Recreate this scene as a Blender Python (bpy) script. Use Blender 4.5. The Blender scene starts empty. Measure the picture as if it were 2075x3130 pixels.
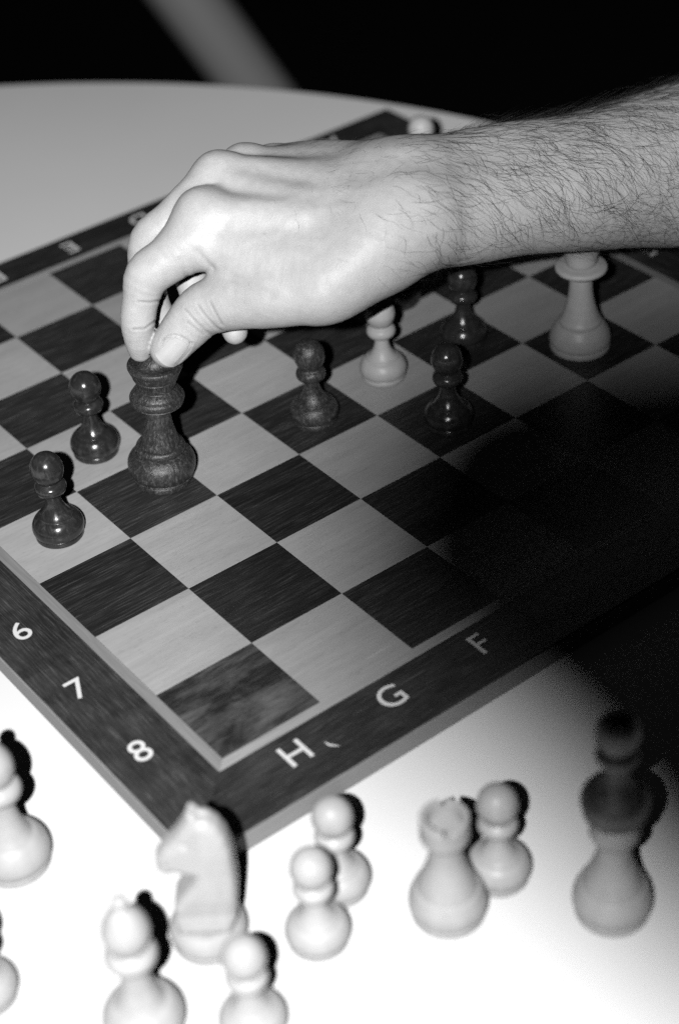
import bpy, math, random
import numpy as np
from mathutils import Matrix, Vector

random.seed(7)
rng = np.random.default_rng(7)
sc = bpy.context.scene
col = sc.collection

# ------------------------------------------------------------------ camera
CAM = np.array([-0.2479674, -0.4597929, 0.5181174])
ROT = np.array([[0.79121292, -0.60769030, -0.06851725],      # rows: image right, image down, view direction
                [-0.41398954, -0.44978444, -0.79139536],
                [0.45010529, 0.65452766, -0.60745269]])
cd = bpy.data.cameras.new('camera')
cam = bpy.data.objects.new('camera', cd)
col.objects.link(cam)
M = Matrix.Identity(4)
for i in range(3):
    M[i][0] = ROT[0][i]; M[i][1] = -ROT[1][i]; M[i][2] = -ROT[2][i]; M[i][3] = CAM[i]
cam.matrix_world = M
cd.sensor_fit = 'VERTICAL'
cd.sensor_height = 36.0
cd.lens = 62.635
cd.clip_start = 0.01
cd.clip_end = 60
cd.dof.use_dof = True
cd.dof.focus_distance = 0.835
cd.dof.aperture_fstop = 4.8
cd.dof.aperture_blades = 0
sc.camera = cam

def cam_to_world(c):                       # camera frame (right, down, forward) in metres -> world
    return CAM + np.asarray(c) @ ROT

# ------------------------------------------------------------------ world and flash
w = bpy.data.worlds.new('World')
sc.world = w
w.use_nodes = True
w.node_tree.nodes['Background'].inputs[0].default_value = (1, 1, 1, 1)
w.node_tree.nodes['Background'].inputs[1].default_value = 0.0035

FLASH = cam_to_world((-0.064, -0.003, -0.06))
ld = bpy.data.lights.new('flash', 'POINT')
ld.energy = 54.0
ld.shadow_soft_size = 0.0060
ld.use_nodes = True                          # the film's soft shoulder: light thins out with distance, not its square
lf = ld.node_tree.nodes.new('ShaderNodeLightFalloff')
mx = ld.node_tree.nodes.new('ShaderNodeMath')
mx.operation = 'ADD'
lf.inputs['Strength'].default_value = 0.5
ld.node_tree.links.new(lf.outputs['Linear'], mx.inputs[0])
ld.node_tree.links.new(lf.outputs['Quadratic'], mx.inputs[1])
ld.node_tree.links.new(mx.outputs[0], ld.node_tree.nodes['Emission'].inputs['Strength'])
ld.color = (1, 1, 1)
lo = bpy.data.objects.new('flash', ld)
lo.location = FLASH
col.objects.link(lo)

sc.view_settings.view_transform = 'Standard'
sc.view_settings.look = 'None'
sc.view_settings.exposure = 0.0
sc.view_settings.gamma = 1.0
sc.view_settings.use_curve_mapping = False
sc.render.engine = 'CYCLES'
sc.cycles.use_denoising = False
sc.cycles.use_adaptive_sampling = True
sc.cycles.adaptive_threshold = 0.015
sc.cycles.adaptive_min_samples = 32
sc.cycles.max_bounces = 6
sc.cycles.diffuse_bounces = 0
sc.cycles.glossy_bounces = 3
sc.cycles.sample_clamp_indirect = 2.0

# ------------------------------------------------------------------ materials
def g(v, a=1.0):
    return (v, v, v, a)

class NT:
    def __init__(s, name, rough=0.5, spec=0.5):
        s.m = bpy.data.materials.new(name)
        s.m.use_nodes = True
        s.t = s.m.node_tree
        s.b = s.t.nodes['Principled BSDF']
        s.b.inputs['Roughness'].default_value = rough
        s.b.inputs['Specular IOR Level'].default_value = spec
    def n(s, typ, **kw):
        nd = s.t.nodes.new(typ)
        for k, v in kw.items():
            setattr(nd, k, v)
        return nd
    def l(s, a, b):
        s.t.links.new(a, b)
    def coords(s, scale, which='Object', rnd=True):
        tc = s.n('ShaderNodeTexCoord')
        mp = s.n('ShaderNodeMapping')
        mp.inputs['Scale'].default_value = scale
        s.l(tc.outputs[which], mp.inputs['Vector'])
        if rnd:
            oi = s.n('ShaderNodeObjectInfo')
            mu = s.n('ShaderNodeVectorMath', operation='SCALE')
            mu.inputs[0].default_value = (37.0, 19.0, 11.0)
            s.l(oi.outputs['Random'], mu.inputs['Scale'])
            s.l(mu.outputs[0], mp.inputs['Location'])
        return mp.outputs[0]
    def noise(s, vec, scale=1.0, detail=4.0, rough=0.6, dist=0.0):
        nd = s.n('ShaderNodeTexNoise')
        nd.inputs['Scale'].default_value = scale
        nd.inputs['Detail'].default_value = detail
        nd.inputs['Roughness'].default_value = rough
        nd.inputs['Distortion'].default_value = dist
        s.l(vec, nd.inputs['Vector'])
        return nd.outputs['Fac']
    def ramp(s, fac, stops):
        r = s.n('ShaderNodeValToRGB')
        e = r.color_ramp.elements
        while len(e) < len(stops):
            e.new(0.5)
        for el, (p, v) in zip(e, stops):
            el.position = p
            el.color = g(v)
        s.l(fac, r.inputs[0])
        return r.outputs[0]
    def mix(s, a, b, fac=None, mode='MIX', f=1.0):
        m = s.n('ShaderNodeMix', data_type='RGBA', blend_type=mode)
        for sock, v in ((m.inputs[6], a), (m.inputs[7], b)):
            if isinstance(v, (int, float)):
                sock.default_value = g(v)
            else:
                s.l(v, sock)
        if fac is None:
            m.inputs[0].default_value = f
        else:
            s.l(fac, m.inputs[0])
        return m.outputs[2]
    def color(s, c):
        s.l(c, s.b.inputs['Base Color'])
    def bump(s, h, strength=0.2, dist=0.0005):
        bn = s.n('ShaderNodeBump')
        bn.inputs['Strength'].default_value = strength
        bn.inputs['Distance'].default_value = dist
        s.l(h, bn.inputs['Height'])
        s.l(bn.outputs[0], s.b.inputs['Normal'])
    def rough(s, c):
        s.l(c, s.b.inputs['Roughness'])

def dark_board(name, axis='x', blotch=0.0):
    t = NT(name, 0.32, 0.42)
    lo_, hi_ = (14.0, 420.0)
    sc1 = (lo_ * 1.6, hi_ * 1.35, 60) if axis == 'x' else (hi_ * 1.35, lo_ * 1.6, 60)
    v = t.coords(sc1)
    a = t.noise(v, 2.6, 6, 0.72, 0.2)                       # thin pale pores along the grain
    pores = t.ramp(a, [(0.0, 0.012), (0.46, 0.019), (0.58, 0.042), (0.70, 0.12), (1.0, 0.20)])
    sc2 = (9.0, 60.0, 30) if axis == 'x' else (60.0, 9.0, 30)
    b = t.noise(t.coords(sc2), 1.3, 4, 0.6, 0.5)            # broad bands
    band = t.ramp(b, [(0.25, 0.75), (0.75, 1.35)])
    c = t.mix(pores, band, mode='MULTIPLY')
    oi = t.n('ShaderNodeObjectInfo')
    c = t.mix(c, t.ramp(oi.outputs['Random'], [(0.0, 0.72), (1.0, 1.2)]), mode='MULTIPLY')
    if blotch:  # pale noise blotches mixed over the dark wood
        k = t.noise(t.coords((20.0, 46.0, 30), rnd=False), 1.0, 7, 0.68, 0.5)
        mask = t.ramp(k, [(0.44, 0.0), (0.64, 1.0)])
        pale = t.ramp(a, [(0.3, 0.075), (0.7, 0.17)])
        fac = t.mix(mask, blotch, mode='MULTIPLY')
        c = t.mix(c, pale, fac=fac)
    t.color(c)
    t.bump(a, 0.25, 0.0002)
    t.rough(t.ramp(b, [(0.2, 0.30), (0.8, 0.48)]))
    return t.m

def light_board(name):
    t = NT(name, 0.38, 0.42)
    a = t.noise(t.coords((10.0, 260.0, 60)), 2.0, 5, 0.65, 0.3)
    c1 = t.ramp(a, [(0.2, 0.36), (0.5, 0.415), (0.8, 0.46)])
    b = t.noise(t.coords((5.0, 34.0, 20)), 1.6, 3, 0.55, 0.6)
    c2 = t.ramp(b, [(0.25, 0.92), (0.75, 1.05)])
    c = t.mix(c1, c2, mode='MULTIPLY')
    oi = t.n('ShaderNodeObjectInfo')
    c = t.mix(c, t.ramp(oi.outputs['Random'], [(0.0, 0.90), (1.0, 1.06)]), mode='MULTIPLY')
    wp = t.noise(t.coords((22.0, 60.0, 20)), 1.5, 4, 0.6, 0.8)
    c = t.mix(c, t.ramp(wp, [(0.35, 0.95), (0.5, 1.0), (0.68, 1.06)]), mode='MULTIPLY')
    fl = t.noise(t.coords((90.0, 420.0, 60)), 3.0, 3, 0.6)       # short flecks
    c = t.mix(c, t.ramp(fl, [(0.30, 0.82), (0.42, 1.0), (0.66, 1.0), (0.78, 1.10)]), mode='MULTIPLY')
    s = t.noise(t.coords((7.0, 620.0, 60)), 1.0, 2, 0.5, 0.15)  # hair-thin pale scratches
    k = t.ramp(s, [(0.73, 0.0), (0.77, 1.0)])
    c = t.mix(c, 0.70, fac=k)
    t.color(c)
    t.bump(a, 0.12, 0.0002)
    t.rough(t.ramp(b, [(0.2, 0.32), (0.8, 0.46)]))
    return t.m

def inlay_wood(name, axis, base=0.26):
    t = NT(name, 0.4, 0.4)
    sc1 = (20.0, 400.0, 60) if axis == 'x' else (400.0, 20.0, 60)
    a = t.noise(t.coords(sc1), 2.0, 5, 0.65, 0.3)
    t.color(t.ramp(a, [(0.2, base * 0.72), (0.5, base), (0.8, base * 1.25)]))
    return t.m

def edge_wood(name):
    t = NT(name, 0.5, 0.3)
    a = t.noise(t.coords((60.0, 60.0, 900.0)), 1.5, 5, 0.65, 0.3)
    t.color(t.ramp(a, [(0.2, 0.24), (0.5, 0.30), (0.8, 0.35)]))
    return t.m

def piece_light(name, base=0.5):
    t = NT(name, 0.42, 0.4)
    a = t.noise(t.coords((120.0, 120.0, 26.0)), 2.0, 5, 0.6, 0.6)
    b = t.noise(t.coords((40, 40, 300)), 1.0, 3, 0.6)
    c = t.ramp(a, [(0.2, base * 0.86), (0.55, base), (0.85, base * 1.06)])
    t.color(t.mix(c, t.ramp(b, [(0.3, 0.95), (0.7, 1.02)]), mode='MULTIPLY'))
    t.bump(b, 0.06, 0.0002)
    return t.m

def piece_dark(name, gloss=0.24, worn=False):
    t = NT(name, gloss, 0.5)
    v = t.coords((330.0, 330.0, 140.0) if worn else (150.0, 150.0, 46.0))
    a = t.noise(v, 2.4, 7, 0.72, 0.8)
    hi = 0.15 if worn else 0.06
    c = t.ramp(a, [(0.0, 0.008), (0.40, 0.020), (0.54, 0.042 if worn else 0.028), (0.68, hi), (1.0, hi * 1.5)])
    r = t.noise(t.coords((70, 70, 500)), 1.2, 4, 0.6)        # turning rings
    c = t.mix(c, t.ramp(r, [(0.25, 0.7), (0.75, 1.3)]), mode='MULTIPLY')
    t.color(c)
    t.bump(a, 0.6 if worn else 0.12, 0.0005)
    if worn:
        t.rough(t.ramp(a, [(0.3, 0.22), (0.7, 0.45)]))
    else:
        t.rough(t.ramp(a, [(0.35, gloss * 0.8), (0.75, gloss * 1.6)]))
    return t.m

def plain(name, v, rough=0.5, spec=0.5):
    t = NT(name, rough, spec)
    t.b.inputs['Base Color'].default_value = g(v)
    return t.m

def table_mat():
    t = NT('table_laminate', 0.45, 0.35)
    a = t.noise(t.coords((3, 3, 3), rnd=False), 2.0, 3, 0.5)
    t.color(t.ramp(a, [(0.3, 0.84), (0.7, 0.88)]))
    return t.m

def skin_mat():
    t = NT('skin', 0.46, 0.38)
    v = t.coords((1, 1, 1), rnd=False)
    a = t.noise(v, 26.0, 5, 0.6, 0.3)
    c = t.ramp(a, [(0.25, 0.47), (0.5, 0.52), (0.8, 0.555)])
    f = t.noise(v, 230.0, 3, 0.55)                           # fine mottling
    c = t.mix(c, t.ramp(f, [(0.3, 0.93), (0.7, 1.04)]), mode='MULTIPLY')
    vo = t.n('ShaderNodeTexVoronoi')                          # a few small moles
    vo.inputs['Scale'].default_value = 36.0
    t.l(v, vo.inputs['Vector'])
    c = t.mix(c, t.ramp(vo.outputs['Distance'], [(0.02, 0.55), (0.055, 1.0)]), mode='MULTIPLY')
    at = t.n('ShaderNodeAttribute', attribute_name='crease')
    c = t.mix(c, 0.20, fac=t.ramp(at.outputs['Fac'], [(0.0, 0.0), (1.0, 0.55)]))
    t.color(c)
    p = t.noise(v, 900.0, 3, 0.6)
    vv = t.n('ShaderNodeTexVoronoi', feature='DISTANCE_TO_EDGE')
    vv.inputs['Scale'].default_value = 620.0
    t.l(v, vv.inputs['Vector'])
    h = t.mix(p, vv.outputs['Distance'], f=0.5)
    t.bump(h, 0.45, 0.0004)
    t.b.inputs['Subsurface Weight'].default_value = 0.25
    t.b.inputs['Subsurface Radius'].default_value = (0.0022, 0.0022, 0.0022)
    t.b.inputs['Subsurface Scale'].default_value = 1.0
    return t.m

M_DARK_X = dark_board('rosewood_square')
M_DARK_BLOTCH = dark_board('rosewood_blotched', 'x', 1.0)
M_FRAME_X = dark_board('rosewood_frame_along', 'x', 0.2)
M_FRAME_Y = dark_board('rosewood_frame_across', 'y', 0.2)
M_LIGHT = light_board('maple_square')
M_INLAY_X = inlay_wood('inlay_along', 'x', 0.36)
M_INLAY_Y = inlay_wood('inlay_across', 'y', 0.25)
M_EDGE = edge_wood('board_edge')
M_PRINT = plain('white_print', 0.75, 0.5, 0.3)
M_PL = piece_light('boxwood', 0.465)
M_PD = piece_dark('dark_lacquered_wood', 0.19)
M_PDM = piece_dark('dark_dull_wood', 0.5)
M_PDK = piece_dark('dark_worn_wood', 0.34, True)
M_TABLE = table_mat()
M_SKIN = skin_mat()
M_FLOOR = plain('dark_floor', 0.006, 0.9, 0.05)
M_LEG = plain('grey_paint', 0.34, 0.5, 0.3)
M_BLACK = plain('black_plastic', 0.02, 0.5, 0.4)
M_HAIR = plain('dark_hair', 0.025, 0.45, 0.3)

# ------------------------------------------------------------------ helpers
def obj(name, verts, faces, mat, parent=None, smooth=False, label=None, cat=None, group=None, kind=None):
    me = bpy.data.meshes.new(name)
    me.from_pydata([tuple(map(float, v)) for v in verts], [], [tuple(map(int, f)) for f in faces])
    if smooth:
        me.polygons.foreach_set('use_smooth', [True] * len(me.polygons))
    me.materials.append(mat)
    me.update()
    return link(name, me, parent, label, cat, group, kind)

def link(name, me, parent=None, label=None, cat=None, group=None, kind=None):
    o = bpy.data.objects.new(name, me)
    col.objects.link(o)
    o.parent = parent
    tag(o, label, cat, group, kind)
    return o

def tag(o, label=None, cat=None, group=None, kind=None):
    for k, v in (('label', label), ('category', cat), ('group', group), ('kind', kind)):
        if v:
            o[k] = v

def bevel_box(x0, x1, y0, y1, z0, z1, b):
    """box with its four upper edges chamfered"""
    v = [(x0, y0, z0), (x1, y0, z0), (x1, y1, z0), (x0, y1, z0),
         (x0, y0, z1 - b), (x1, y0, z1 - b), (x1, y1, z1 - b), (x0, y1, z1 - b),
         (x0 + b, y0 + b, z1), (x1 - b, y0 + b, z1), (x1 - b, y1 - b, z1), (x0 + b, y1 - b, z1)]
    f = [(3, 2, 1, 0), (8, 9, 10, 11)]
    for i in range(4):
        j = (i + 1) % 4
        f += [(i, j, j + 4, i + 4), (i + 4, j + 4, j + 8, i + 8)]
    return v, f

def prism(poly, z0, z1, b=0.0):
    """vertical prism of a convex polygon, upper rim chamfered inward by b"""
    n = len(poly)
    P = np.array(poly, float)
    c = P.mean(0)
    inner = []
    for i in range(n):
        a, q, d = P[i - 1], P[i], P[(i + 1) % n]
        e1 = (q - a) / np.linalg.norm(q - a); e2 = (d - q) / np.linalg.norm(d - q)
        n1 = np.array([-e1[1], e1[0]]); n2 = np.array([-e2[1], e2[0]])
        inner.append(q + b * (n1 + n2) / (1 + n1 @ n2))
    v = [(x, y, z0) for x, y in P] + [(x, y, z1 - b) for x, y in P] + [(x, y, z1) for x, y in inner]
    f = [tuple(range(n))[::-1], tuple(range(2 * n, 3 * n))]
    for i in range(n):
        j = (i + 1) % n
        f += [(i, j, n + j, n + i), (n + i, n + j, 2 * n + j, 2 * n + i)]
    return v, f

def lathe(profile, seg=56):
    """profile: (radius, z) from bottom to top; closed on the axis at both ends"""
    v, f = [], []
    rows = []
    for r, z in profile:
        if r < 1e-7:
            rows.append([len(v)]); v.append((0, 0, z))
        else:
            rows.append(list(range(len(v), len(v) + seg)))
            for k in range(seg):
                a = 2 * math.pi * k / seg
                v.append((r * math.cos(a), r * math.sin(a), z))
    for A, B in zip(rows, rows[1:]):
        for k in range(seg):
            k2 = (k + 1) % seg
            if len(A) == 1 and len(B) == 1:
                continue
            if len(A) == 1:
                f.append((A[0], B[k2], B[k]))
            elif len(B) == 1:
                f.append((A[k], A[k2], B[0]))
            else:
                f.append((A[k], A[k2], B[k2], B[k]))
    return v, f

def spline(pts, sub=7):
    """Catmull-Rom through (r, z) points given in mm; a point with a third item is a hard corner"""
    out = []
    n = len(pts)
    for i in range(n - 1):
        p1, p2 = pts[i], pts[i + 1]
        p0 = pts[i - 1] if i > 0 and len(p1) == 2 else p1
        p3 = pts[i + 2] if i + 2 < n and len(p2) == 2 else p2
        for k in range(sub):
            t = k / sub
            q = []
            for d in (0, 1):
                a, b, c, e = p0[d], p1[d], p2[d], p3[d]
                q.append(0.5 * (2 * b + (c - a) * t + (2 * a - 5 * b + 4 * c - e) * t * t + (3 * b - a - 3 * c + e) * t ** 3))
            out.append((max(q[0], 0.0) * 1e-3, q[1] * 1e-3))
    out.append((pts[-1][0] * 1e-3, pts[-1][1] * 1e-3))
    res = [out[0]]
    for q in out[1:]:
        if abs(q[0] - res[-1][0]) + abs(q[1] - res[-1][1]) > 1e-6:
            res.append(q)
    return res

def lathe_mesh(name, pts, mat, seg=56):
    v, f = lathe(spline(pts), seg)
    me = bpy.data.meshes.new(name)
    me.from_pydata(v, [], f)
    me.polygons.foreach_set('use_smooth', [True] * len(me.polygons))
    me.materials.append(mat)
    me.update()
    return me

def surface_nets(D, iso=0.0):
    """vertices in index space and quads of the zero level of the sampled field D"""
    nx, ny, nz = D.shape
    neg = D < iso
    c = np.zeros((nx - 1, ny - 1, nz - 1), np.uint8)
    for i in (0, 1):
        for j in (0, 1):
            for k in (0, 1):
                c += neg[i:nx - 1 + i, j:ny - 1 + j, k:nz - 1 + k]
    act = np.argwhere((c > 0) & (c < 8))
    idx = -np.ones(c.shape, np.int32)
    idx[act[:, 0], act[:, 1], act[:, 2]] = np.arange(len(act))
    cor = [(i, j, k) for i in (0, 1) for j in (0, 1) for k in (0, 1)]
    val = np.stack([D[act[:, 0] + i, act[:, 1] + j, act[:, 2] + k] for i, j, k in cor], 1).astype(np.float64)
    acc = np.zeros((len(act), 3)); cnt = np.zeros(len(act))
    for a in range(8):
        for b in range(a + 1, 8):
            if sum(abs(cor[a][q] - cor[b][q]) for q in range(3)) != 1:
                continue
            m = (val[:, a] < iso) != (val[:, b] < iso)
            t = (val[m, a] - iso) / (val[m, a] - val[m, b])
            acc[m] += np.array(cor[a]) + t[:, None] * (np.array(cor[b]) - np.array(cor[a]))
            cnt[m] += 1
    V = act + acc / cnt[:, None]
    Q = []
    for ax in range(3):
        s0 = [slice(1, None)] * 3; s1 = [slice(1, None)] * 3
        s0[ax] = slice(0, -1); s1[ax] = slice(1, None)
        full = [slice(1, -1)] * 3
        full[ax] = slice(0, -1)
        f2 = list(full); f2[ax] = slice(1, None)
        A = neg[tuple(full)]; B = neg[tuple(f2)]
        e = np.argwhere(A != B)
        off = np.array([1, 1, 1]); off[ax] = 0
        e = e + off
        flip = A[tuple((e - off).T)]
        u, v_ = [q for q in range(3) if q != ax]
        du = np.zeros(3, int); du[u] = 1
        dv = np.zeros(3, int); dv[v_] = 1
        q = [idx[tuple((e - du - dv).T)], idx[tuple((e - dv).T)], idx[tuple(e.T)], idx[tuple((e - du).T)]]
        q = np.stack(q, 1)
        if ax == 1:
            flip = ~flip
        q[~flip] = q[~flip][:, ::-1]
        Q.append(q)
    return V, np.concatenate(Q)

def mesh_np(name, V, Q, mat, smooth=True):
    me = bpy.data.meshes.new(name)
    V = np.ascontiguousarray(V, np.float32); Q = np.ascontiguousarray(Q, np.int32)
    k = Q.shape[1]
    me.vertices.add(len(V)); me.vertices.foreach_set('co', V.ravel())
    me.loops.add(Q.size); me.loops.foreach_set('vertex_index', Q.ravel())
    me.polygons.add(len(Q))
    me.polygons.foreach_set('loop_start', np.arange(0, Q.size, k, dtype=np.int32))
    me.polygons.foreach_set('loop_total', np.full(len(Q), k, np.int32))
    if smooth:
        me.polygons.foreach_set('use_smooth', np.ones(len(Q), bool))
    me.materials.append(mat)
    me.update(calc_edges=True)
    me.validate()
    return me

# ------------------------------------------------------------------ setting: floor, table
S = 0.05                       # one square of the board
T = -0.011                     # table top; the board's face is z = 0
FL = -0.75
v, f = bevel_box(-6, 7, -4, 9, FL - 0.05, FL, 0.001)
obj('floor', v, f, M_FLOOR, kind='structure')

tx, ty, tr = -0.1373, 0.1804, 0.657
table = link('round_table', None, label='white round table carrying the chess board and the captured pieces', cat='table')
table.location = (tx, ty, FL)
h = T - FL
prof = [(0, h - 0.026), (tr - 0.006, h - 0.026)]
prof += [(tr - 0.006 + 0.006 * math.cos(a), h - 0.013 + 0.013 * math.sin(a)) for a in np.linspace(-1.5, 1.5, 9)]
prof += [(tr - 0.008, h), (0, h)]
v, f = lathe(prof, 256)
o = obj('table_top', v, f, M_TABLE, table, smooth=False)
for p in o.data.polygons:
    p.use_smooth = abs(p.normal.z) < 0.95
v, f = lathe(spline([(0, 30), (38, 30), (38, 60), (34, 400), (38, 660), (120, 680), (120, 690, 1), (0, (h - 0.027) * 1e3)]), 48)
obj('pedestal', v, f, M_BLACK, table, smooth=True)
v, f = lathe(spline([(0, 0), (280, 0, 1), (280, 8, 1), (150, 18), (40, 40), (0, 40)]), 64)
obj('foot', v, f, M_BLACK, table, smooth=True)

# slanted leg of something standing behind the table, far out of focus
def ray_at(x, y, d):           # picture position in the 1568-wide view, distance along the view axis
    return cam_to_world(((x - 784) / 4120.34 * d, (y - 1184.1) / 4120.34 * d, d))
a = ray_at(312, -170, 2.70); b = ray_at(628, 255, 2.85)
dirv = (b - a) / np.linalg.norm(b - a)
end = b + dirv * ((FL - b[2]) / dirv[2])
ax = Vector(dirv)
qt = Vector((0, 0, 1)).rotation_difference(-ax)
L = float(np.linalg.norm(end - a))
v, f = lathe([(0, 0)] + [(0.048 + 0.004 * t, L * t) for t in np.linspace(0, 1, 12)] + [(0, L)], 32)
leg = obj('chair_leg', v, f, M_LEG, smooth=True, label='blurred grey slanted leg behind the far edge of the table', cat='chair leg')
leg.rotation_mode = 'QUATERNION'
leg.rotation_quaternion = qt
leg.location = end

# ------------------------------------------------------------------ chess board
board = link('chess_board', None, label='wooden chess board with dark frame and white letters on the white table', cat='chess board')
N0, N1 = -0.78 * S, 8.66 * S                 # outer edges
I0, I1 = -0.105 * S, 8.105 * S               # outer edge of the pale inlay
TOPT = 0.0012
v, f = prism([(N0, N0), (N1, N0), (N1, N1), (N0, N1)], T + 0.0002, -TOPT, 0.0)
obj('core_slab', v, f, M_EDGE, board)
E0 = N0 + 0.0006; E1 = N1 - 0.0006
fr = [([(E0, E0), (E1, E0), (I1, I0), (I0, I0)], M_FRAME_X), ([(E1, E0), (E1, E1), (I1, I1), (I1, I0)], M_FRAME_Y),
      ([(E1, E1), (E0, E1), (I0, I1), (I1, I1)], M_FRAME_X), ([(E0, E1), (E0, E0), (I0, I0), (I0, I1)], M_FRAME_Y)]
for poly, m in fr:
    v, f = prism(poly, -TOPT + 0.00002, 0.0, 0.00012)
    obj('frame_board', v, f, m, board)
Z0, Z1 = -0.00005, 8 * S + 0.00005
il = [([(I0, I0), (I1, I0), (Z1, Z0), (Z0, Z0)], M_INLAY_X), ([(I1, I0), (I1, I1), (Z1, Z1), (Z1, Z0)], M_INLAY_Y),
      ([(I1, I1), (I0, I1), (Z0, Z1), (Z1, Z1)], M_INLAY_X), ([(I0, I1), (I0, I0), (Z0, Z0), (Z0, Z1)], M_INLAY_Y)]
for poly, m in il:
    v, f = prism(poly, -TOPT + 0.00002, -0.00002, 0.0001)
    obj('inlay_strip', v, f, m, board)
v, f = bevel_box(-S / 2 + 3e-5, S / 2 - 3e-5, -S / 2 + 3e-5, S / 2 - 3e-5, -TOPT + 0.00002, -0.00003, 0.00008)
sq = {}
for nm, m in (('d', M_DARK_X), ('l', M_LIGHT), ('w', M_DARK_BLOTCH)):
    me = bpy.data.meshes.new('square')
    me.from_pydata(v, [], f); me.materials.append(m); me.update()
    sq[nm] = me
for i in range(8):
    for j in range(8):
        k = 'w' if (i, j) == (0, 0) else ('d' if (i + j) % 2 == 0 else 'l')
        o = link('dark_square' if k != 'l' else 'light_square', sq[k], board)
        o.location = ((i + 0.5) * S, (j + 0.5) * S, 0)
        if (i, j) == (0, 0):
            o['label'] = 'pale-blotched dark corner square beside the letter H'

def glyph(ch, x, y, rot, size=0.0182):
    cu = bpy.data.curves.new('glyph', 'FONT')
    cu.body = ch; cu.size = size; cu.align_x = 'CENTER'; cu.align_y = 'CENTER'
    cu.offset = 0.00004
    cu.extrude = 0.00005
    tmp = bpy.data.objects.new('glyph', cu)
    col.objects.link(tmp)
    dg = bpy.context.evaluated_depsgraph_get()
    me = bpy.data.meshes.new_from_object(tmp.evaluated_get(dg))
    bpy.data.objects.remove(tmp)
    me.materials.clear(); me.materials.append(M_PRINT)
    co = np.array([q.co[:] for q in me.vertices])
    c = (co.min(0) + co.max(0)) / 2
    for q in me.vertices:
        q.co = (q.co.x - c[0], q.co.y - c[1], q.co.z - c[2])
    o = link('letter' if ch.isalpha() else 'digit', me, board)
    o.location = (x * S, y * S, 0.00008)
    o.rotation_euler = (0, 0, rot)
    o['label'] = 'white printed %s on the frame' % ch
for i, ch in enumerate('HGFEDCBA'):
    glyph(ch, i + 0.485, -0.345, 0)
    glyph(ch, i + 0.51, 8.37, math.pi)
for j in range(8):
    glyph(str(8 - j), -0.465, j + 0.525, 0)
    glyph(str(8 - j), 8.37, j + 0.49, math.pi)
# little pale nick beside the H
t = np.linspace(0, 1, 7)
cx = 0.742 + 0.066 * t - 0.02 * np.sin(t * 3.1); cy = -0.405 - 0.118 * t + 0.0 * t
w_ = 0.010 * np.sin(np.pi * (0.08 + 0.84 * t))
vv = [(x * S, y * S, 0.0001) for x, y in zip(cx - w_, cy - 0.4 * w_)] + [(x * S, y * S, 0.0001) for x, y in zip(cx + w_, cy + 0.4 * w_)]
obj('nick', vv, [(i, i + 1, 8 + i, 7 + i) for i in range(6)], M_PRINT, board)

# ------------------------------------------------------------------ chess pieces (profiles in mm: radius, height)
PAWN = {'base': [(0, 0), (11.2, 0, 1), (11.6, 0.8), (11.6, 2.2), (11.2, 3.0, 1), (12.0, 3.6), (12.5, 6.0), (12.0, 8.6), (10.4, 11.2), (8.6, 12.6, 1), (8.4, 13.2, 1), (0, 13.2)],
        'stem': [(0, 13.0), (8.0, 13.0, 1), (6.6, 14.6), (4.7, 18.0), (3.7, 22.0), (3.5, 25.5, 1), (0, 25.5)],
        'collar': [(0, 25.2), (4.4, 25.2, 1), (6.6, 26.2), (7.6, 28.2), (7.2, 30.3), (5.6, 32.0), (5.2, 32.4, 1), (0, 32.6)],
        'head': [(0, 31.9), (4.8, 32.2), (6.6, 34.3), (7.7, 37.3), (7.85, 39.7), (7.0, 43.2), (4.9, 46.0), (2.4, 47.3), (0, 47.6)]}
KING = {'base': [(0, 0), (13.4, 0, 1), (14.0, 0.8), (14.0, 2.6), (13.6, 3.4, 1), (15.4, 4.6), (15.6, 5.2, 1), (15.3, 5.5, 1), (16.4, 8.0), (16.7, 11.4), (15.8, 14.4), (13.2, 17.4), (10.8, 18.6, 1), (0, 18.6)],
        'stem': [(0, 18.4), (10.8, 18.4, 1), (11.9, 19.4), (12.1, 20.8), (11.2, 22.2), (9.6, 22.6, 1), (9.4, 23.6), (8.0, 28.6), (6.5, 35.0), (5.9, 40.0), (5.8, 44.5, 1), (0, 44.5)],
        'collar': [(0, 44.2), (6.4, 44.2, 1), (9.8, 45.0), (12.6, 46.8, 1), (12.2, 47.2, 1), (13.0, 48.2), (13.2, 49.8), (12.5, 51.2, 1), (11.9, 51.4, 1), (11.6, 52.6), (10.2, 54.0), (8.8, 54.8), (8.6, 55.2, 1), (0, 55.2)],
        'head': [(0, 55.0), (8.2, 55.0, 1), (9.2, 56.0), (9.8, 58.4), (10.6, 60.6), (11.0, 61.0, 1), (10.8, 61.4, 1), (11.4, 62.6), (12.7, 65.6), (13.2, 67.0), (12.9, 68.2), (11.8, 68.6), (8.4, 68.4), (6.8, 69.2), (5.2, 71.2), (3.2, 72.4), (0, 72.8)]}
ROOK = {'base': [(0, 0), (13.6, 0, 1), (14.0, 0.8), (14.0, 2.4), (13.6, 3.2, 1), (14.6, 4.6), (14.9, 7.0), (14.5, 10.0), (13.2, 13.6), (12.2, 15.6, 1), (0, 15.6)],
        'stem': [(0, 15.4), (11.6, 15.4, 1), (10.8, 17.8), (8.9, 23.0), (7.1, 28.5), (6.3, 33.5), (6.2, 37.0), (6.6, 39.5, 1), (0, 39.5)]}
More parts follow.
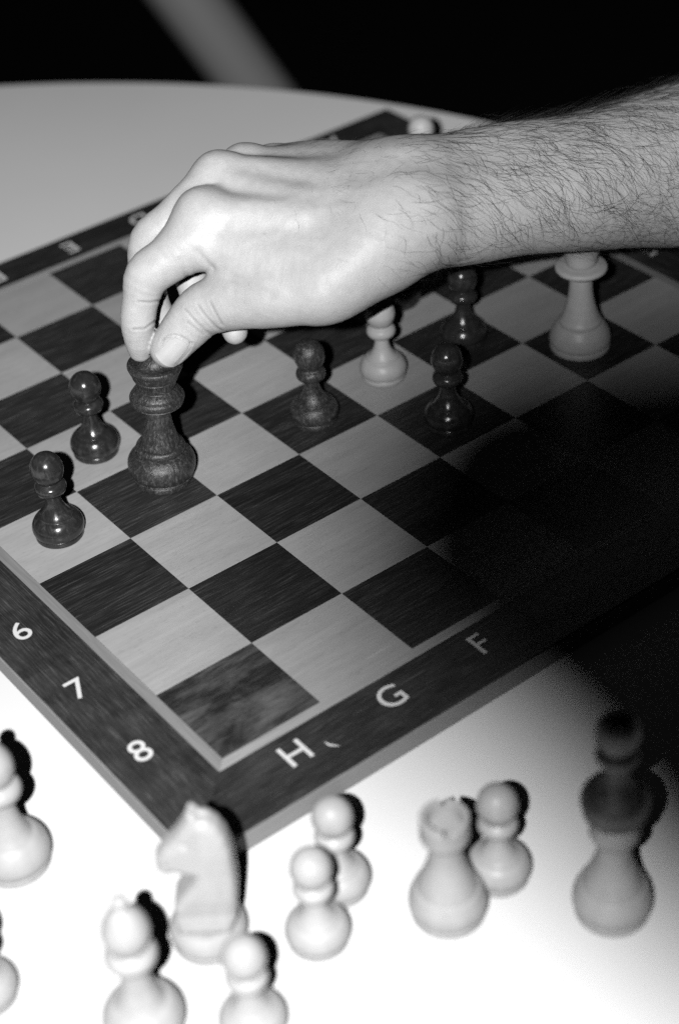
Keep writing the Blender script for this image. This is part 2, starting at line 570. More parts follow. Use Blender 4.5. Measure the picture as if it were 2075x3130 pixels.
BISHOP = {'base': [(0, 0), (13.8, 0, 1), (14.2, 0.8), (14.2, 2.4), (13.8, 3.2, 1), (14.7, 4.8), (15.0, 7.4), (14.2, 11.0), (12.0, 14.6), (10.0, 16.4, 1), (0, 16.4)],
          'stem': [(0, 16.2), (9.6, 16.2, 1), (8.0, 19.0), (6.0, 25.0), (5.0, 31.0), (4.9, 37.0, 1), (0, 37.0)],
          'collar': [(0, 36.6), (5.4, 36.6, 1), (8.2, 38.0), (9.4, 40.6), (8.8, 43.2), (6.8, 45.2), (6.2, 45.8, 1), (0, 45.8)],
          'head': [(0, 45.4), (5.8, 45.4), (7.6, 48.4), (8.6, 52.4), (8.0, 57.0), (5.8, 61.6), (3.2, 64.6), (2.2, 65.6, 1), (0, 65.8)],
          'finial': [(0, 65.2), (2.0, 65.3), (3.0, 67.0), (3.1, 68.6), (2.2, 70.3), (0, 71.0)]}

TALL = {'base': [(0, 0), (15.6, 0, 1), (16.0, 0.8), (16.0, 2.6), (15.4, 3.4, 1), (16.2, 4.4), (16.2, 7.0), (15.0, 11.0), (12.8, 14.6), (11.6, 15.6, 1), (0, 15.6)],
        'stem': [(0, 15.4), (11.2, 15.4, 1), (11.4, 16.2), (11.2, 17.4), (10.2, 19.0), (8.6, 23.5), (7.0, 30.0), (6.2, 36.0), (6.0, 44.6, 1), (0, 44.6)],
        'collar': [(0, 44.3), (6.4, 44.3, 1), (10.6, 45.4), (13.2, 47.2), (13.6, 48.6), (12.8, 49.8), (9.6, 50.6), (8.4, 51.0, 1), (0, 51.0)],
        'head': [(0, 50.8), (7.8, 50.8, 1), (8.2, 52.0), (8.8, 56.0), (10.2, 61.0), (11.8, 64.6), (12.2, 66.0), (11.6, 67.0), (8.0, 67.0), (6.4, 68.2), (4.8, 70.4), (0, 72.8)]}

def turret_mesh(mat):
    """rook's crown: flared cup, hollow top, four notches in the wall"""
    prof = spline([(6.6, 39.2), (7.4, 40.4), (8.9, 41.6), (9.3, 43.0, 1), (9.2, 45.5), (9.2, 48.5, 1)])
    seg = 64
    v, f = [], []
    ring = lambda r, z: [(r * math.cos(2 * math.pi * k / seg), r * math.sin(2 * math.pi * k / seg), z) for k in range(seg)]
    rows = [ring(r, z) for r, z in prof] + [ring(0.0068, 0.0485), ring(0.0064, 0.0455), ring(0.0030, 0.0452)]
    for r_ in rows:
        v += r_
    for i in range(len(rows) - 1):
        for k in range(seg):
            k2 = (k + 1) % seg
            f.append((i * seg + k, i * seg + k2, (i + 1) * seg + k2, (i + 1) * seg + k))
    f.append(tuple((len(rows) - 1) * seg + k for k in range(seg)))
    f.append(tuple(range(seg))[::-1])
    for q in range(4):                                   # merlons between the notches
        a0 = q * math.pi / 2 + 0.12; a1 = (q + 1) * math.pi / 2 - 0.12
        n = 12
        b0 = len(v)
        for i in range(n + 1):
            a = a0 + (a1 - a0) * i / n
            c, s = math.cos(a), math.sin(a)
            for r, z in ((0.0092, 0.0484), (0.0092, 0.0515), (0.0089, 0.0520), (0.0070, 0.0520), (0.0068, 0.0516), (0.0068, 0.0484)):
                v.append((r * c, r * s, z))
        for i in range(n):
            for k in range(5):
                p0 = b0 + i * 6 + k
                f.append((p0, p0 + 6, p0 + 7, p0 + 1))
        f.append(tuple(b0 + k for k in range(6)))
        f.append(tuple(b0 + n * 6 + k for k in range(6))[::-1])
    me = bpy.data.meshes.new('turret')
    me.from_pydata(v, [], f)
    me.polygons.foreach_set('use_smooth', [True] * len(me.polygons))
    me.materials.append(mat); me.update()
    me.set_sharp_from_angle(angle=math.radians(40))
    return me

def cross_mesh(mat):
    """king's finial: a small flared cross on a stub"""
    v, f = [], []
    def blk(pts, y):
        b = len(v); n = len(pts)
        for s in (-1, 1):
            for x, z in pts:
                v.append((x * 1e-3, s * y * 1e-3, z * 1e-3))
        f.append(tuple(b + i for i in range(n)))
        f.append(tuple(b + n + i for i in range(n))[::-1])
        for i in range(n):
            j = (i + 1) % n
            f.append((b + i, b + n + i, b + n + j, b + j))
    blk([(-2.2, 72.4), (2.2, 72.4), (1.4, 75.4), (3.6, 74.7), (3.6, 78.3), (1.4, 77.6), (2.0, 81.0), (-2.0, 81.0), (-1.4, 77.6), (-3.6, 78.3), (-3.6, 74.7), (-1.4, 75.4)], 1.6)
    me = bpy.data.meshes.new('cross')
    me.from_pydata(v, [], f)
    me.materials.append(mat); me.update()
    return me

CACHE = {}
def parts(kind, mat):
    key = (kind, mat.name)
    if key not in CACHE:
        src = {'pawn': PAWN, 'king': KING, 'rook': ROOK, 'bishop': BISHOP, 'tall': TALL}[kind]
        d = {n: lathe_mesh(n, pts, mat) for n, pts in src.items()}
        if kind == 'rook':
            d['turret'] = turret_mesh(mat)
        if kind in ('king', 'tall'):
            d['cross'] = cross_mesh(mat)
        CACHE[key] = d
    return CACHE[key]

def piece(kind, mat, x, y, z, label, rz=0.0, group=None):
    o = link('chess_' + {'tall': 'king'}.get(kind, kind), None, label=label, cat='chess piece', group=group)
    o.location = (x, y, z)
    o.rotation_euler = (0, 0, rz)
    for n, me in parts(kind, mat).items():
        link(n, me, o)
    return o

ON = 0.00002                                            # felt contact with the board
GB = 'dark pieces still on the board'
GW = 'pale pieces still on the board'
GC = 'captured pale pieces standing on the table'
king = piece('king', M_PDK, 0.0869, 0.1781, ON, 'dark worn chess king held at its top by the fingers', 0.4)
rx = Vector((0.79307671, -0.60912177, 0)); nn = Vector((-0.60912177, -0.79307671, 0))
king.rotation_mode = 'QUATERNION'
from mathutils import Quaternion
tilt = math.radians(4.0)
king.rotation_quaternion = Quaternion(Vector((0, 0, 1)).cross(rx), tilt)
king.location.z = ON + 0.0134 * math.sin(tilt)
piece('pawn', M_PD, 0.0262, 0.1755, ON, 'dark glossy pawn nearest the left frame of the board', 0.3, GB)
piece('pawn', M_PD, 0.0753, 0.2227, ON, 'dark glossy pawn just left of the king in the hand', 1.9, GB)
piece('pawn', M_PDK, 0.1742, 0.1689, ON, 'rough dark pawn below the fingertips, left of the pale pawn', 2.6, GB)
piece('pawn', M_PD, 0.2217, 0.1187, ON, 'dark shaded pawn in front of and right of the pale pawn', 4.1, GB)
piece('pawn', M_PD, 0.2785, 0.1735, ON, 'dark shaded pawn behind the other right-hand dark pawn, under the forearm', 5.0, GB)
piece('bishop', M_PD, 0.2790, 0.2330, ON, 'dark piece almost hidden behind the wrist, only its base showing', 1.0, GB)
piece('pawn', M_PL, 0.2253, 0.1762, ON, 'pale pawn standing on a light square under the hand', 0.8, GW)
piece('tall', M_PL, 0.3202, 0.1268, ON, 'tall pale piece on the board at right, its top in the arm shadow', 0.2, GW)
piece('pawn', M_PL, 0.3776, 0.3270, ON, 'pale pawn at the far corner of the board, only its head above the arm', 2.2, GW)

piece('bishop', M_PL, -0.0918, -0.0831, T, 'pale bishop at the bottom of the picture, left of the knight', 0.5, GC)
piece('bishop', M_PL, -0.0890, 0.0171, T, 'pale bishop cut off by the left edge of the picture', 1.6, GC)
piece('pawn', M_PL, -0.0622, -0.1085, T, 'pale pawn at the very bottom, in front of the knight', 0.1, GC)
piece('pawn', M_PL, -0.0208, -0.0917, T, 'pale pawn overlapping another one, the nearer of the two', 1.1, GC)
piece('pawn', M_PL, 0.0001, -0.0770, T, 'pale pawn beside the board edge, partly behind another pawn', 2.0, GC)
piece('pawn', M_PL, 0.0500, -0.1125, T, 'pale pawn right behind the pale rook', 3.0, GC)
piece('rook', M_PL, 0.0241, -0.1133, T, 'pale rook with nothing on top, standing between pawns on the table', 0.95, GC)
piece('rook', M_PL, 0.0709, -0.1522, T, 'pale rook at lower right carrying a dark pawn on its top', 0.35, GC)
piece('pawn', M_PDM, 0.0712, -0.1518, T + 0.0521, 'dark pawn stacked on top of the pale rook', 0.4)
piece('pawn', M_PL, -0.1294, -0.0332, T, 'pale pawn at the left edge low down, only its right side showing', 0.9, GC)

# knight: turned base and a carved head
knight = link('chess_knight', None, label='pale knight with its muzzle to the left by the board corner', cat='chess piece', group=GC)
knight.location = (-0.0514, -0.0646, T)
knight.rotation_euler = (0, 0, math.atan2(-0.60912177, 0.79307671))
link('base', lathe_mesh('base', [(0, 0), (13.6, 0, 1), (14.0, 0.8), (14.0, 2.4), (13.6, 3.2, 1), (14.4, 4.6), (14.7, 7.0), (14.0, 9.8), (12.6, 12.2, 1), (12.2, 12.8, 1), (0, 12.8)], M_PL), knight)
OUT = [(0.2, 71.2), (-2.0, 65.6), (-6.2, 58.8), (-11.4, 52.8), (-14.6, 48.2), (-14.6, 42.6), (-11.2, 40.8), (-7.3, 42.2), (-1.6, 40.4), (-2.6, 36.2), (-6.8, 30.6), (-10.3, 25.2), (-11.0, 18.0), (-9.8, 12.4),
       (10.2, 12.4), (12.4, 19.0), (13.2, 26.7), (13.6, 35.3), (13.4, 43.7), (13.2, 51.0), (12.0, 57.8), (9.8, 63.0), (6.6, 66.6), (3.8, 67.2), (2.6, 69.2)]
def poly_sdf(P, X, Z):
    P = np.array(P); d = np.full(X.shape, 1e9); s = np.ones(X.shape)
    n = len(P)
    for i in range(n):
        a, b = P[i], P[i - 1]
        ex, ez = b - a
        wx, wz = X - a[0], Z - a[1]
        t = np.clip((wx * ex + wz * ez) / (ex * ex + ez * ez), 0, 1)
        d = np.minimum(d, (wx - ex * t) ** 2 + (wz - ez * t) ** 2)
        c1 = Z >= a[1]; c2 = Z < b[1]; c3 = ex * wz > ez * wx
        fl = (c1 & c2 & c3) | (~c1 & ~c2 & ~c3)
        s = np.where(fl, -s, s)
    return s * np.sqrt(d)
vx = 0.7
gx = np.arange(-17, 18, vx); gy = np.arange(-12, 12.1, vx); gz = np.arange(8, 74, vx)
X2, Z2 = np.meshgrid(gx, gz, indexing='ij')
d2 = poly_sdf(OUT, X2, Z2)[:, None, :]
Yb = np.abs(gy)[None, :, None]
Xb = X2[:, None, :]; Zb = Z2[:, None, :]
half = 8.4 - 3.6 * np.clip((Zb - 30) / 40, 0, 1) - 1.6 * np.clip((-Xb - 4) / 10, 0, 1) * (Zb > 36) + 2.2 * np.clip((22 - Zb) / 10, 0, 1)
rr = 3.6
qx = np.maximum(d2 + rr, 0) + 0 * Yb; qy = np.maximum(Yb - half + rr, 0)
D = np.sqrt(qx ** 2 + qy ** 2) - rr + np.minimum(np.maximum(d2 + rr, Yb - half + rr), 0)
eye = np.sqrt((Xb + 3.0) ** 2 + (Zb - 57.0) ** 2 + (Yb - half) ** 2) - 1.4            # eye sockets, nostrils, jaw groove
D = np.maximum(D, -eye)
nos = np.sqrt((Xb + 11.2) ** 2 + (Zb - 46.6) ** 2 + (Yb - half) ** 2) - 1.0
D = np.maximum(D, -nos)
ear = np.abs(Yb) - 1.1 + 0.0 * Xb
ear = np.maximum(ear, 66.2 - Zb)                                                       # split between the ears
D = np.maximum(D, -ear)
Vk, Qk = surface_nets(D.astype(np.float32))
Vk = np.array([gx[0], gy[0], gz[0]]) + Vk * vx
link('horse_head', mesh_np('horse_head', Vk * 1e-3, Qk, M_PL), knight)

# ------------------------------------------------------------------ hand and forearm (one continuous surface)
F = 4120.34
KD = 842.0                                   # mm: distance of the king's rim along the view axis
def P(x, y, dz):
    d = KD + dz
    return np.array([(x - 784) / F * d, (y - 1184.1) / F * d, d])

# chains of (x, y, depth offset mm, radius mm)
BODY = [  # metacarpals, thenar, wrist and forearm; smooth-blended
    ([(470, 503, -26, 11.5), (560, 512, -28, 12.5), (700, 520, -31, 14.5), (900, 545, -32, 19)], 9),
    ([(505, 411, -10, 10.6), (600, 420, -14, 11.5), (760, 450, -20, 14), (920, 480, -24, 19)], 15),
    ([(566, 385, 8, 9.6), (680, 395, 3, 11), (800, 418, -6, 13), (930, 445, -14, 18)], 15),
    ([(628, 380, 24, 8.8), (720, 377, 16, 10.5), (820, 390, 6, 13), (940, 424, -6, 18)], 13),
    ([(508, 572, -29, 11.2), (600, 592, -33, 13), (720, 610, -36, 16), (860, 575, -36, 18.5)], 9),
    ([(628, 688, -33, 11.8), (700, 680, -37, 14), (760, 664, -38, 16.5), (850, 596, -36, 19.0), (930, 524, -32, 19.6)], 8),
    # forearm: radial (near, lower) and ulnar (far, upper) sides
    ([(900, 530, -33, 20), (960, 511, -28, 21), (1050, 503, -14, 22.8), (1190, 472, 2, 24.6), (1303, 452, 15, 27.1), (1450, 426, 38, 31.4), (1620, 402, 62, 35.5), (1850, 330, 95, 38)], 14),
    ([(900, 440, -12, 19.5), (960, 430, -6, 21), (1050, 413, 6, 22), (1190, 394, 18, 23.6), (1303, 388, 30, 25.2), (1450, 364, 52, 29), (1620, 328, 76, 33.6), (1850, 255, 108, 37)], 14),
]
FING = {
    'index': ([(470, 503, -26, 11.6), (438, 558, -27, 13.1), (388, 600, -27, 11.0), (341, 636, -25, 10.5), (326, 690, -20, 8.5), (319, 742, -15, 8.1), (322, 785, -9, 7.1), (324, 810, -4.5, 5.7)], 8, 5),
    'middle': ([(505, 411, -10, 10.8), (455, 448, -12, 9.4), (395, 508, -11, 9.0), (345, 556, -8, 9.2), (338, 630, 0, 8.4), (354, 700, 9, 7.7), (382, 752, 15, 7.0), (390, 772, 17, 6.2)], 7, 5),
    'ring': ([(566, 385, 8, 9.8), (505, 455, 10, 9.0), (445, 545, 16, 9.0), (435, 610, 18, 8.2), (448, 665, 18, 7.6), (462, 720, 16, 6.8), (466, 740, 15, 6.0)], 6, 4),
    'pinky': ([(628, 380, 24, 8.6), (570, 460, 30, 8.0), (515, 560, 36, 7.8), (505, 630, 32, 7.2), (520, 700, 20, 6.8), (538, 752, 8, 6.4), (543, 768, 4, 6.0)], 5, 4),
    'thumb': ([(628, 682, -33, 12.6), (560, 694, -28, 13.2), (510, 702, -22, 13.1), (466, 719, -18, 12.2), (426, 762, -14, 10.8), (398, 795, -11, 9.7), (388, 808, -10, 8.7)], 9, 5),
}
EXTRA = [  # knuckle heads, tendons, wrist bones, muscle: (a, b, blend)
    ((467, 488, -31, 8.0), (480, 494, -31, 8.0), 8),
    ((503, 402, -14, 7.6), (515, 403, -14, 7.6), 7),
    ((560, 379, 4, 7.0), (575, 380, 4, 7.0), 6),
    ((535, 425, -22, 2.6), (690, 462, -35, 2.2), 9),
    ((500, 490, -35, 2.8), (700, 500, -43, 2.2), 9),
    ((935, 410, -22, 8.0), (960, 408, -18, 8.0), 12),
]
VOX = 0.85
gx = np.arange(-118, 300, VOX); gy = np.arange(-258, -52, VOX); gw = np.arange(-88, 72, VOX)
def shear(x):
    return KD + np.maximum(0, x - 20) * 0.50
ZX = shear(gx)
BIG = 40.0
body = np.full((len(gx), len(gy), len(gw)), BIG, np.float32)
def sub_box(a, b, r):
    lo = np.minimum(a, b) - r; hi = np.maximum(a, b) + r
    i0, i1 = np.searchsorted(gx, lo[0]), np.searchsorted(gx, hi[0])
    j0, j1 = np.searchsorted(gy, lo[1]), np.searchsorted(gy, hi[1])
    i0 = max(i0, 0); i1 = min(max(i1, i0 + 1), len(gx))
    zs = ZX[i0:i1]
    k0 = np.searchsorted(gw, lo[2] - zs.max()); k1 = np.searchsorted(gw, hi[2] - zs.min())
    return slice(i0, i1), slice(max(j0, 0), min(j1, len(gy))), slice(max(k0, 0), min(k1, len(gw)))
def cone(sl, a, b, ra, rb):
    x = gx[sl[0]][:, None, None]; y = gy[sl[1]][None, :, None]
    z = (gw[sl[2]][None, :] + ZX[sl[0]][:, None])[:, None, :]
    ba = b - a
    L2 = ba @ ba
    t = np.clip(((x - a[0]) * ba[0] + (y - a[1]) * ba[1] + (z - a[2]) * ba[2]) / L2, 0, 1)
    d = np.sqrt((x - a[0] - t * ba[0]) ** 2 + (y - a[1] - t * ba[1]) ** 2 + (z - a[2] - t * ba[2]) ** 2)
    return (d - (ra + (rb - ra) * t)).astype(np.float32)
def smin(a, b, k):
    h = np.maximum(k - np.abs(a - b), 0) / k
    return np.minimum(a, b) - h * h * k * 0.25
def fine(ch, sub=7):
    C = np.array(ch, float)
    out = []
    for i in range(len(C) - 1):
        p0 = C[max(i - 1, 0)]; p1 = C[i]; p2 = C[i + 1]; p3 = C[min(i + 2, len(C) - 1)]
        for q in range(sub):
            t = q / sub
            out.append(0.5 * (2 * p1 + (p2 - p0) * t + (2 * p0 - 5 * p1 + 4 * p2 - p3) * t * t + (3 * p1 - p0 - 3 * p2 + p3) * t ** 3))
    out.append(C[-1])
    return out
def chain(A, ch, k):
    pts = fine(ch)
    pp = np.array([P(*c[:3]) for c in pts])
    sl = sub_box(pp.min(0), pp.max(0), max(c[3] for c in pts) + k + 4)
    fa = np.full(A[sl].shape, BIG, np.float32)
    for a, b, pa, pb in zip(pts, pts[1:], pp, pp[1:]):
        s2 = sub_box(pa, pb, max(a[3], b[3]) + k + 4)
        loc = tuple(slice(q.start - o.start, q.stop - o.start) for q, o in zip(s2, sl))
        if min(q.start for q in loc) < 0:
            continue
        fa[loc] = np.minimum(fa[loc], cone(s2, pa, pb, a[3], b[3]))
    A[sl] = smin(A[sl], fa, k)
def put(A, a, b, k):
    pa, pb = P(*a[:3]), P(*b[:3])
    sl = sub_box(pa, pb, max(a[3], b[3]) + k + 4)
    A[sl] = smin(A[sl], cone(sl, pa, pb, a[3], b[3]), k)
for ch, k in BODY:
    chain(body, ch, k)
for a, b, k in EXTRA:
    put(body, a, b, k)
total = body.copy()
for nm, (ch, kb, ki) in FING.items():
    pts = np.array([P(*c[:3]) for c in ch])
    sl = sub_box(pts.min(0), pts.max(0), 26)
    fa = np.full(body[sl].shape, BIG, np.float32)
    ch = fine(ch, 4)
    for a, b in zip(ch, ch[1:]):
        fa = np.minimum(fa, cone(sl, P(*a[:3]), P(*b[:3]), a[3], b[3]))
    total[sl] = np.minimum(total[sl], smin(body[sl], fa, kb))
Vh, Qh = surface_nets(total)
del body, total
ii = Vh[:, 0]
xs = gx[0] + ii * VOX
Vc = np.stack([xs, gy[0] + Vh[:, 1] * VOX, gw[0] + Vh[:, 2] * VOX + shear(xs)], 1)      # camera frame, mm

def vnormals(V, Q):
    n = np.cross(V[Q[:, 2]] - V[Q[:, 0]], V[Q[:, 3]] - V[Q[:, 1]])
    N = np.zeros_like(V)
    for k in range(4):
        np.add.at(N, Q[:, k], n)
    return N / (np.linalg.norm(N, axis=1, keepdims=True) + 1e-9)
Nc = vnormals(Vc, Qh)
px = 784 + F * Vc[:, 0] / Vc[:, 2]; py = 1184.1 + F * Vc[:, 1] / Vc[:, 2]

# creases at the joints: lines on the skin, pressed in
def z7(*p): return [((440 + x / 3.409) * 0.7557, (820 + y / 3.409) * 0.7557) for x, y in p]
def z1(*p): return [((340 + x / 2.24) * 0.7557, (380 + y / 2.24) * 0.7557) for x, y in p]
CREASE = [  # polyline, half width px, depth mm, mean depth offset range mm
    (z7((425, 425), (520, 540), (640, 655), (705, 695)), 2.3, 0.40, (-60, -8)),
    (z7((555, 375), (640, 500), (745, 615), (805, 655)), 2.3, 0.38, (-60, -8)),
    (z7((685, 350), (750, 480), (815, 590)), 2.3, 0.35, (-60, -8)),
    (z7((450, 560), (550, 640), (625, 690)), 2.0, 0.30, (-60, -8)),
    (z1((185, 1215), (260, 1222), (345, 1208)), 2.2, 0.45, (-60, 0)),
    (z1((150, 1405), (230, 1402), (300, 1350)), 2.2, 0.45, (-60, 4)),
    (z1((590, 870), (640, 930), (700, 990)), 5.0, 0.45, (-60, -10)),
    (z1((470, 930), (500, 990), (520, 1050)), 5.0, 0.4, (-60, -10)),
    (z7((178, 800), (200, 745), (262, 708), (335, 700), (410, 730), (492, 785)), 2.4, 0.45, (-60, -4)),
    (z7((492, 785), (470, 850), (410, 930), (345, 1000)), 2.2, 0.55, (-60, -4)),
    (z1((830, 1055), (960, 1110), (1090, 1172)), 10.0, 0.55, (-70, -10)),
]
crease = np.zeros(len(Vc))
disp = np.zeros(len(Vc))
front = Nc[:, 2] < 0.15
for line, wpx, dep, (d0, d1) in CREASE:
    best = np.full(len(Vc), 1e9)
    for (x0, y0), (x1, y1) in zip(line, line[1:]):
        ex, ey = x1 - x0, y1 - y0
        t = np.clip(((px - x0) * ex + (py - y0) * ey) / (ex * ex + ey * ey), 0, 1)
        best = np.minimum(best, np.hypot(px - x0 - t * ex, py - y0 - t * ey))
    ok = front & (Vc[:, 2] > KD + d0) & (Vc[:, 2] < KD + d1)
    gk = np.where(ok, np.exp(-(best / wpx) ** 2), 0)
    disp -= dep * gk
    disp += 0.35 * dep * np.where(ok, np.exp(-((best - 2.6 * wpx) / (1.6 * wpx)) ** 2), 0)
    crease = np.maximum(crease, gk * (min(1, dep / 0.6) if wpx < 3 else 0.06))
VEIN = [([(560, 560), (640, 540), (720, 560), (800, 540), (900, 570)], 10.0, 0.16),
        ([(640, 540), (690, 500), (780, 480), (870, 500), (980, 470), (1100, 450)], 10.0, 0.16),
        ([(960, 560), (1060, 520), (1180, 530), (1300, 480)], 11.0, 0.2),
        ([(560, 470), (650, 465), (740, 440), (860, 440)], 9.0, 0.14)]
for line, wpx, up in VEIN:
    line = [q[:2] for q in fine([(x, y, 0, 0) for x, y in line], 5)]
    best = np.full(len(Vc), 1e9)
    for (x0, y0), (x1, y1) in zip(line, line[1:]):
        ex, ey = x1 - x0, y1 - y0
        t = np.clip(((px - x0) * ex + (py - y0) * ey) / (ex * ex + ey * ey), 0, 1)
        best = np.minimum(best, np.hypot(px - x0 - t * ex, py - y0 - t * ey))
    disp += np.where(Nc[:, 2] < -0.1, up * np.exp(-(best / wpx) ** 2), 0)
# gentle unevenness of flesh
def vnoise(V, s, seed):
    r = np.random.default_rng(seed)
    o = np.zeros(len(V))
    for k in range(7):
        d = r.normal(size=3); d /= np.linalg.norm(d)
        o += np.sin(V @ d * s * (0.7 + 0.6 * r.random()) + r.random() * 6.28)
    return o / 7
disp += 0.30 * vnoise(Vc, 0.13, 3) + 0.16 * vnoise(Vc, 0.45, 4) + 0.06 * vnoise(Vc, 1.3, 5)
Vd = Vc + Nc * disp[:, None]
Nd = vnormals(Vd, Qh)
Vw = cam_to_world(Vd * 1e-3)
me = mesh_np('person', Vw, Qh, M_SKIN)
at_ = me.attributes.new('crease', 'FLOAT', 'POINT')
at_.data.foreach_set('value', crease.astype(np.float32))
person = link('person', me, label='bare hairy forearm and right hand lifting the dark king', cat='person')
Nw = Nd @ ROT

# thumb nail: a curved plate on the last joint
tipP = P(388, 816, -11); ipP = P(468, 724, -18)
axis = tipP - ipP; axis /= np.linalg.norm(axis)
toward = np.array([0.30, 0.16, -1.0]); toward -= axis * (toward @ axis); toward /= np.linalg.norm(toward)
side = np.cross(axis, toward)
c0 = P(405, 800, -12)
nu, nv = 17, 15
nv_, nf_ = [], []
from mathutils.bvhtree import BVHTree
bvh = BVHTree.FromPolygons([Vector(q) for q in Vd.tolist()], Qh.tolist())
grid = {}
for i in range(nu):
    for j in range(nv):
        s = i / (nu - 1) * 2 - 1; t = j / (nv - 1) * 2 - 1
        wmax = 7.9
        L_ = 8.8
        # rounded rectangle outline
        a_ = s * L_ * math.sqrt(1 - 0.34 * t * t)
        b_ = t * wmax * math.sqrt(1 - 0.34 * s * s)
        q = c0 + axis * a_ + side * b_
        org = q + toward * 25
        hit = bvh.ray_cast(Vector(org), Vector(-toward), 60)
        hp = np.array(hit[0]) if hit[0] is not None else q
        rim = max(abs(s), abs(t))
        lift = 0.30 if rim < 0.93 else (-0.45)
        if s > 0.9 and abs(t) < 0.9: lift = 0.55
        grid[i, j] = len(nv_)
        nv_.append(hp + toward * lift)
arr = np.array(nv_)
h0 = (arr - c0) @ toward                              # smooth the plate
H = h0.reshape(nu, nv)
for _ in range(6):
    Hn = H.copy()
    Hn[1:-1, 1:-1] = (H[:-2, 1:-1] + H[2:, 1:-1] + H[1:-1, :-2] + H[1:-1, 2:] + 4 * H[1:-1, 1:-1]) / 8
    H = Hn
arr = arr + np.outer(H.ravel() - h0, toward)
for i in range(nu - 1):
    for j in range(nv - 1):
        nf_.append((grid[i, j], grid[i + 1, j], grid[i + 1, j + 1], grid[i, j + 1]))
M_NAIL = plain('nail', 0.56, 0.22, 0.6)
obj('thumbnail', cam_to_world(arr * 1e-3), nf_, M_NAIL, person, smooth=True)

# hair on the forearm and the back of the hand
pxd = 784 + F * Vd[:, 0] / Vd[:, 2]; pyd = 1184.1 + F * Vd[:, 1] / Vd[:, 2]
def density(x, y):
    d = np.clip((x - 760) / 420, 0, 1) ** 1.5
    top = np.interp(x, [560, 700, 950, 1150, 1568], [345, 328, 320, 285, 180])
    bot = np.interp(x, [560, 700, 860, 950, 1190, 1568], [740, 757, 705, 653, 594, 575])
    v = (y - top) / (bot - top)
    back = 0.24 * np.clip((x - 560) / 200, 0, 1) * np.clip(1.1 - 1.4 * v, 0, 1)
    return np.maximum(d * (0.75 + 0.5 * np.clip(1 - v, 0, 1)) * np.clip((1.04 - v) / 0.3, 0.25, 1), back), v
dn, vv_ = density(pxd, pyd)
fv = Nd[:, 2] < 0.45
wgt = np.where(fv & (pxd < 1900), dn, 0)
wgt = wgt / wgt.sum()
NH = 5200
roots = rng.choice(len(Vd), NH, p=wgt)
clump = vnoise(Vd[roots], 0.22, 11) * 1.2 + vnoise(Vd[roots], 0.5, 12) * 0.6
SEG = 7
Lh = rng.uniform(7, 25, NH) * np.clip((pxd[roots] - 560) / 500, 0.35, 1.0)
vq = vv_[roots]
ang = np.interp(vq, [0.0, 0.25, 0.55, 0.8, 1.0], [1.0, 1.0, 0.85, 0.3, 0.0]) + clump * (0.5 + 1.0 * np.clip(vq - 0.25, 0, 0.6)) + rng.normal(0, 0.22, NH) * (0.7 + vq)
d3 = np.stack([np.cos(ang), np.sin(ang), 0.35 * np.cos(ang)], 1)
Nr = Nd[roots]
d3 -= Nr * (d3 * Nr).sum(1, keepdims=True)
d3 /= np.linalg.norm(d3, axis=1, keepdims=True)
b3 = np.cross(Nr, d3)
curl = rng.normal(0, 1.7, NH) + clump * 0.5
rise = rng.uniform(0.12, 0.45, NH)
wav = rng.normal(0, 0.2, NH); wph = rng.uniform(0, 6.28, NH)
pos = np.zeros((NH, SEG, 3))
pos[:, 0] = Vd[roots] + rng.normal(0, 0.25, (NH, 3)) - Nr * 0.2
cur = d3 * np.cos(rise)[:, None] + Nr * np.sin(rise)[:, None]
for k in range(1, SEG):
    th = curl / SEG + wav * np.sin(1.5 * k + wph)
    pos[:, k] = pos[:, k - 1] + cur * (Lh / (SEG - 1))[:, None]
    cur = cur + b3 * th[:, None] - Nr * (0.75 * rise / SEG)[:, None] * 2.0 * (k / SEG)
    cur /= np.linalg.norm(cur, axis=1, keepdims=True)
rad = rng.uniform(0.030, 0.066, NH) * np.clip((pxd[roots] - 500) / 500, 0.5, 1.0)
prof = np.array([1, 1, 0.95, 0.85, 0.7, 0.5, 0.15])
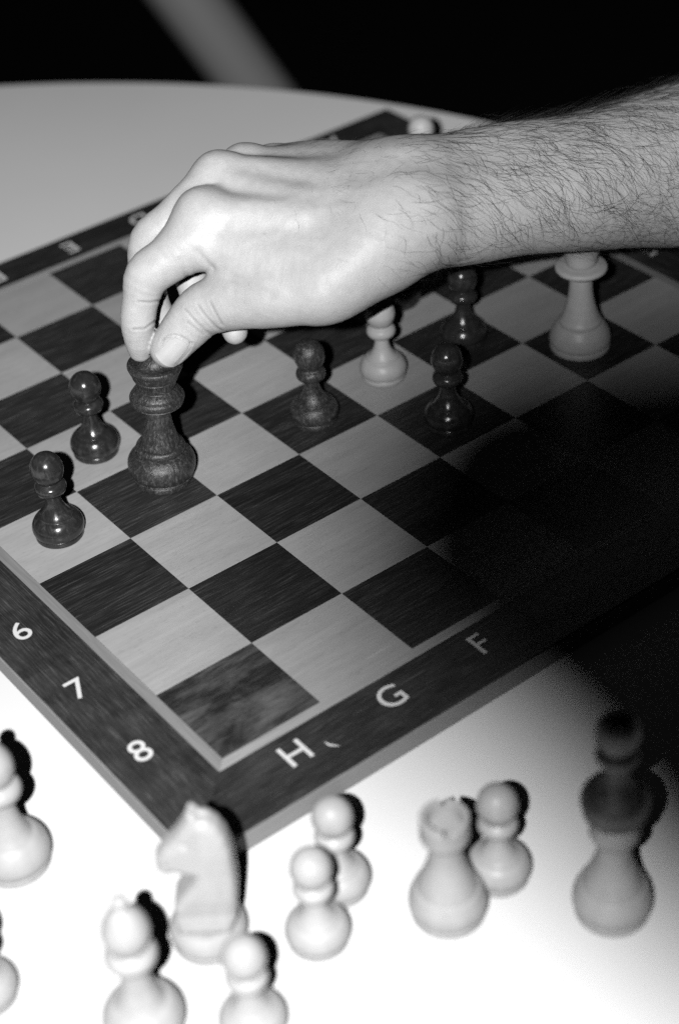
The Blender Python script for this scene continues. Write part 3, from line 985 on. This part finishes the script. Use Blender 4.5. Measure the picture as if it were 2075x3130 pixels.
tang = np.gradient(pos, axis=1)
tang /= np.linalg.norm(tang, axis=2, keepdims=True)
e1 = np.cross(tang, Nr[:, None, :]); e1 /= np.linalg.norm(e1, axis=2, keepdims=True) + 1e-9
e2 = np.cross(tang, e1)
ringv = []
for k in range(3):
    a = 2 * math.pi * k / 3
    ringv.append(pos + (e1 * math.cos(a) + e2 * math.sin(a)) * (rad[:, None] * prof[None])[:, :, None])
HV = np.stack(ringv, 2)                                     # NH, SEG, 3, xyz
base_i = (np.arange(NH) * SEG * 3)[:, None, None]
kk = np.arange(SEG - 1)[None, :, None] * 3
cc = np.arange(3)[None, None, :]
a0 = base_i + kk + cc; a1 = base_i + kk + (cc + 1) % 3
HQ = np.stack([a0, a1, a1 + 3, a0 + 3], -1).reshape(-1, 4)
hm = mesh_np('arm_hair', cam_to_world(HV.reshape(-1, 3) * 1e-3), HQ, M_HAIR)
link('arm_hair', hm, person, kind='stuff')

# ------------------------------------------------------------------ added unseen blocker beside the viewpoint, outline shaped to shade the right
pc = link('flash_blocker', None, label='added black light blocker beside the viewpoint that casts the soft shadow at right', cat='camera')
def occ(X, Y, d=0.80):                                     # wanted shadow outline carried back to the blocker's edge
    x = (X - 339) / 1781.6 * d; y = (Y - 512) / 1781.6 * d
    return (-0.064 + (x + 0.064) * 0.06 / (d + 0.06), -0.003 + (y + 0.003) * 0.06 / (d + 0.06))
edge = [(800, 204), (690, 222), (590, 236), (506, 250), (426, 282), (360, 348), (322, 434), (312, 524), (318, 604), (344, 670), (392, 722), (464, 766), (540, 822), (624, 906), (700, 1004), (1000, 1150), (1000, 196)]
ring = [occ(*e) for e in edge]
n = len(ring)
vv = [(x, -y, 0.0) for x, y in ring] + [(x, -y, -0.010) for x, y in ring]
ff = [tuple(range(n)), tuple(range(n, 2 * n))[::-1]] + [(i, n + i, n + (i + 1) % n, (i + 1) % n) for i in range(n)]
obj('blocker_plate', vv, ff, plain('blocker_black', 0.0005, 1.0, 0.0), pc)
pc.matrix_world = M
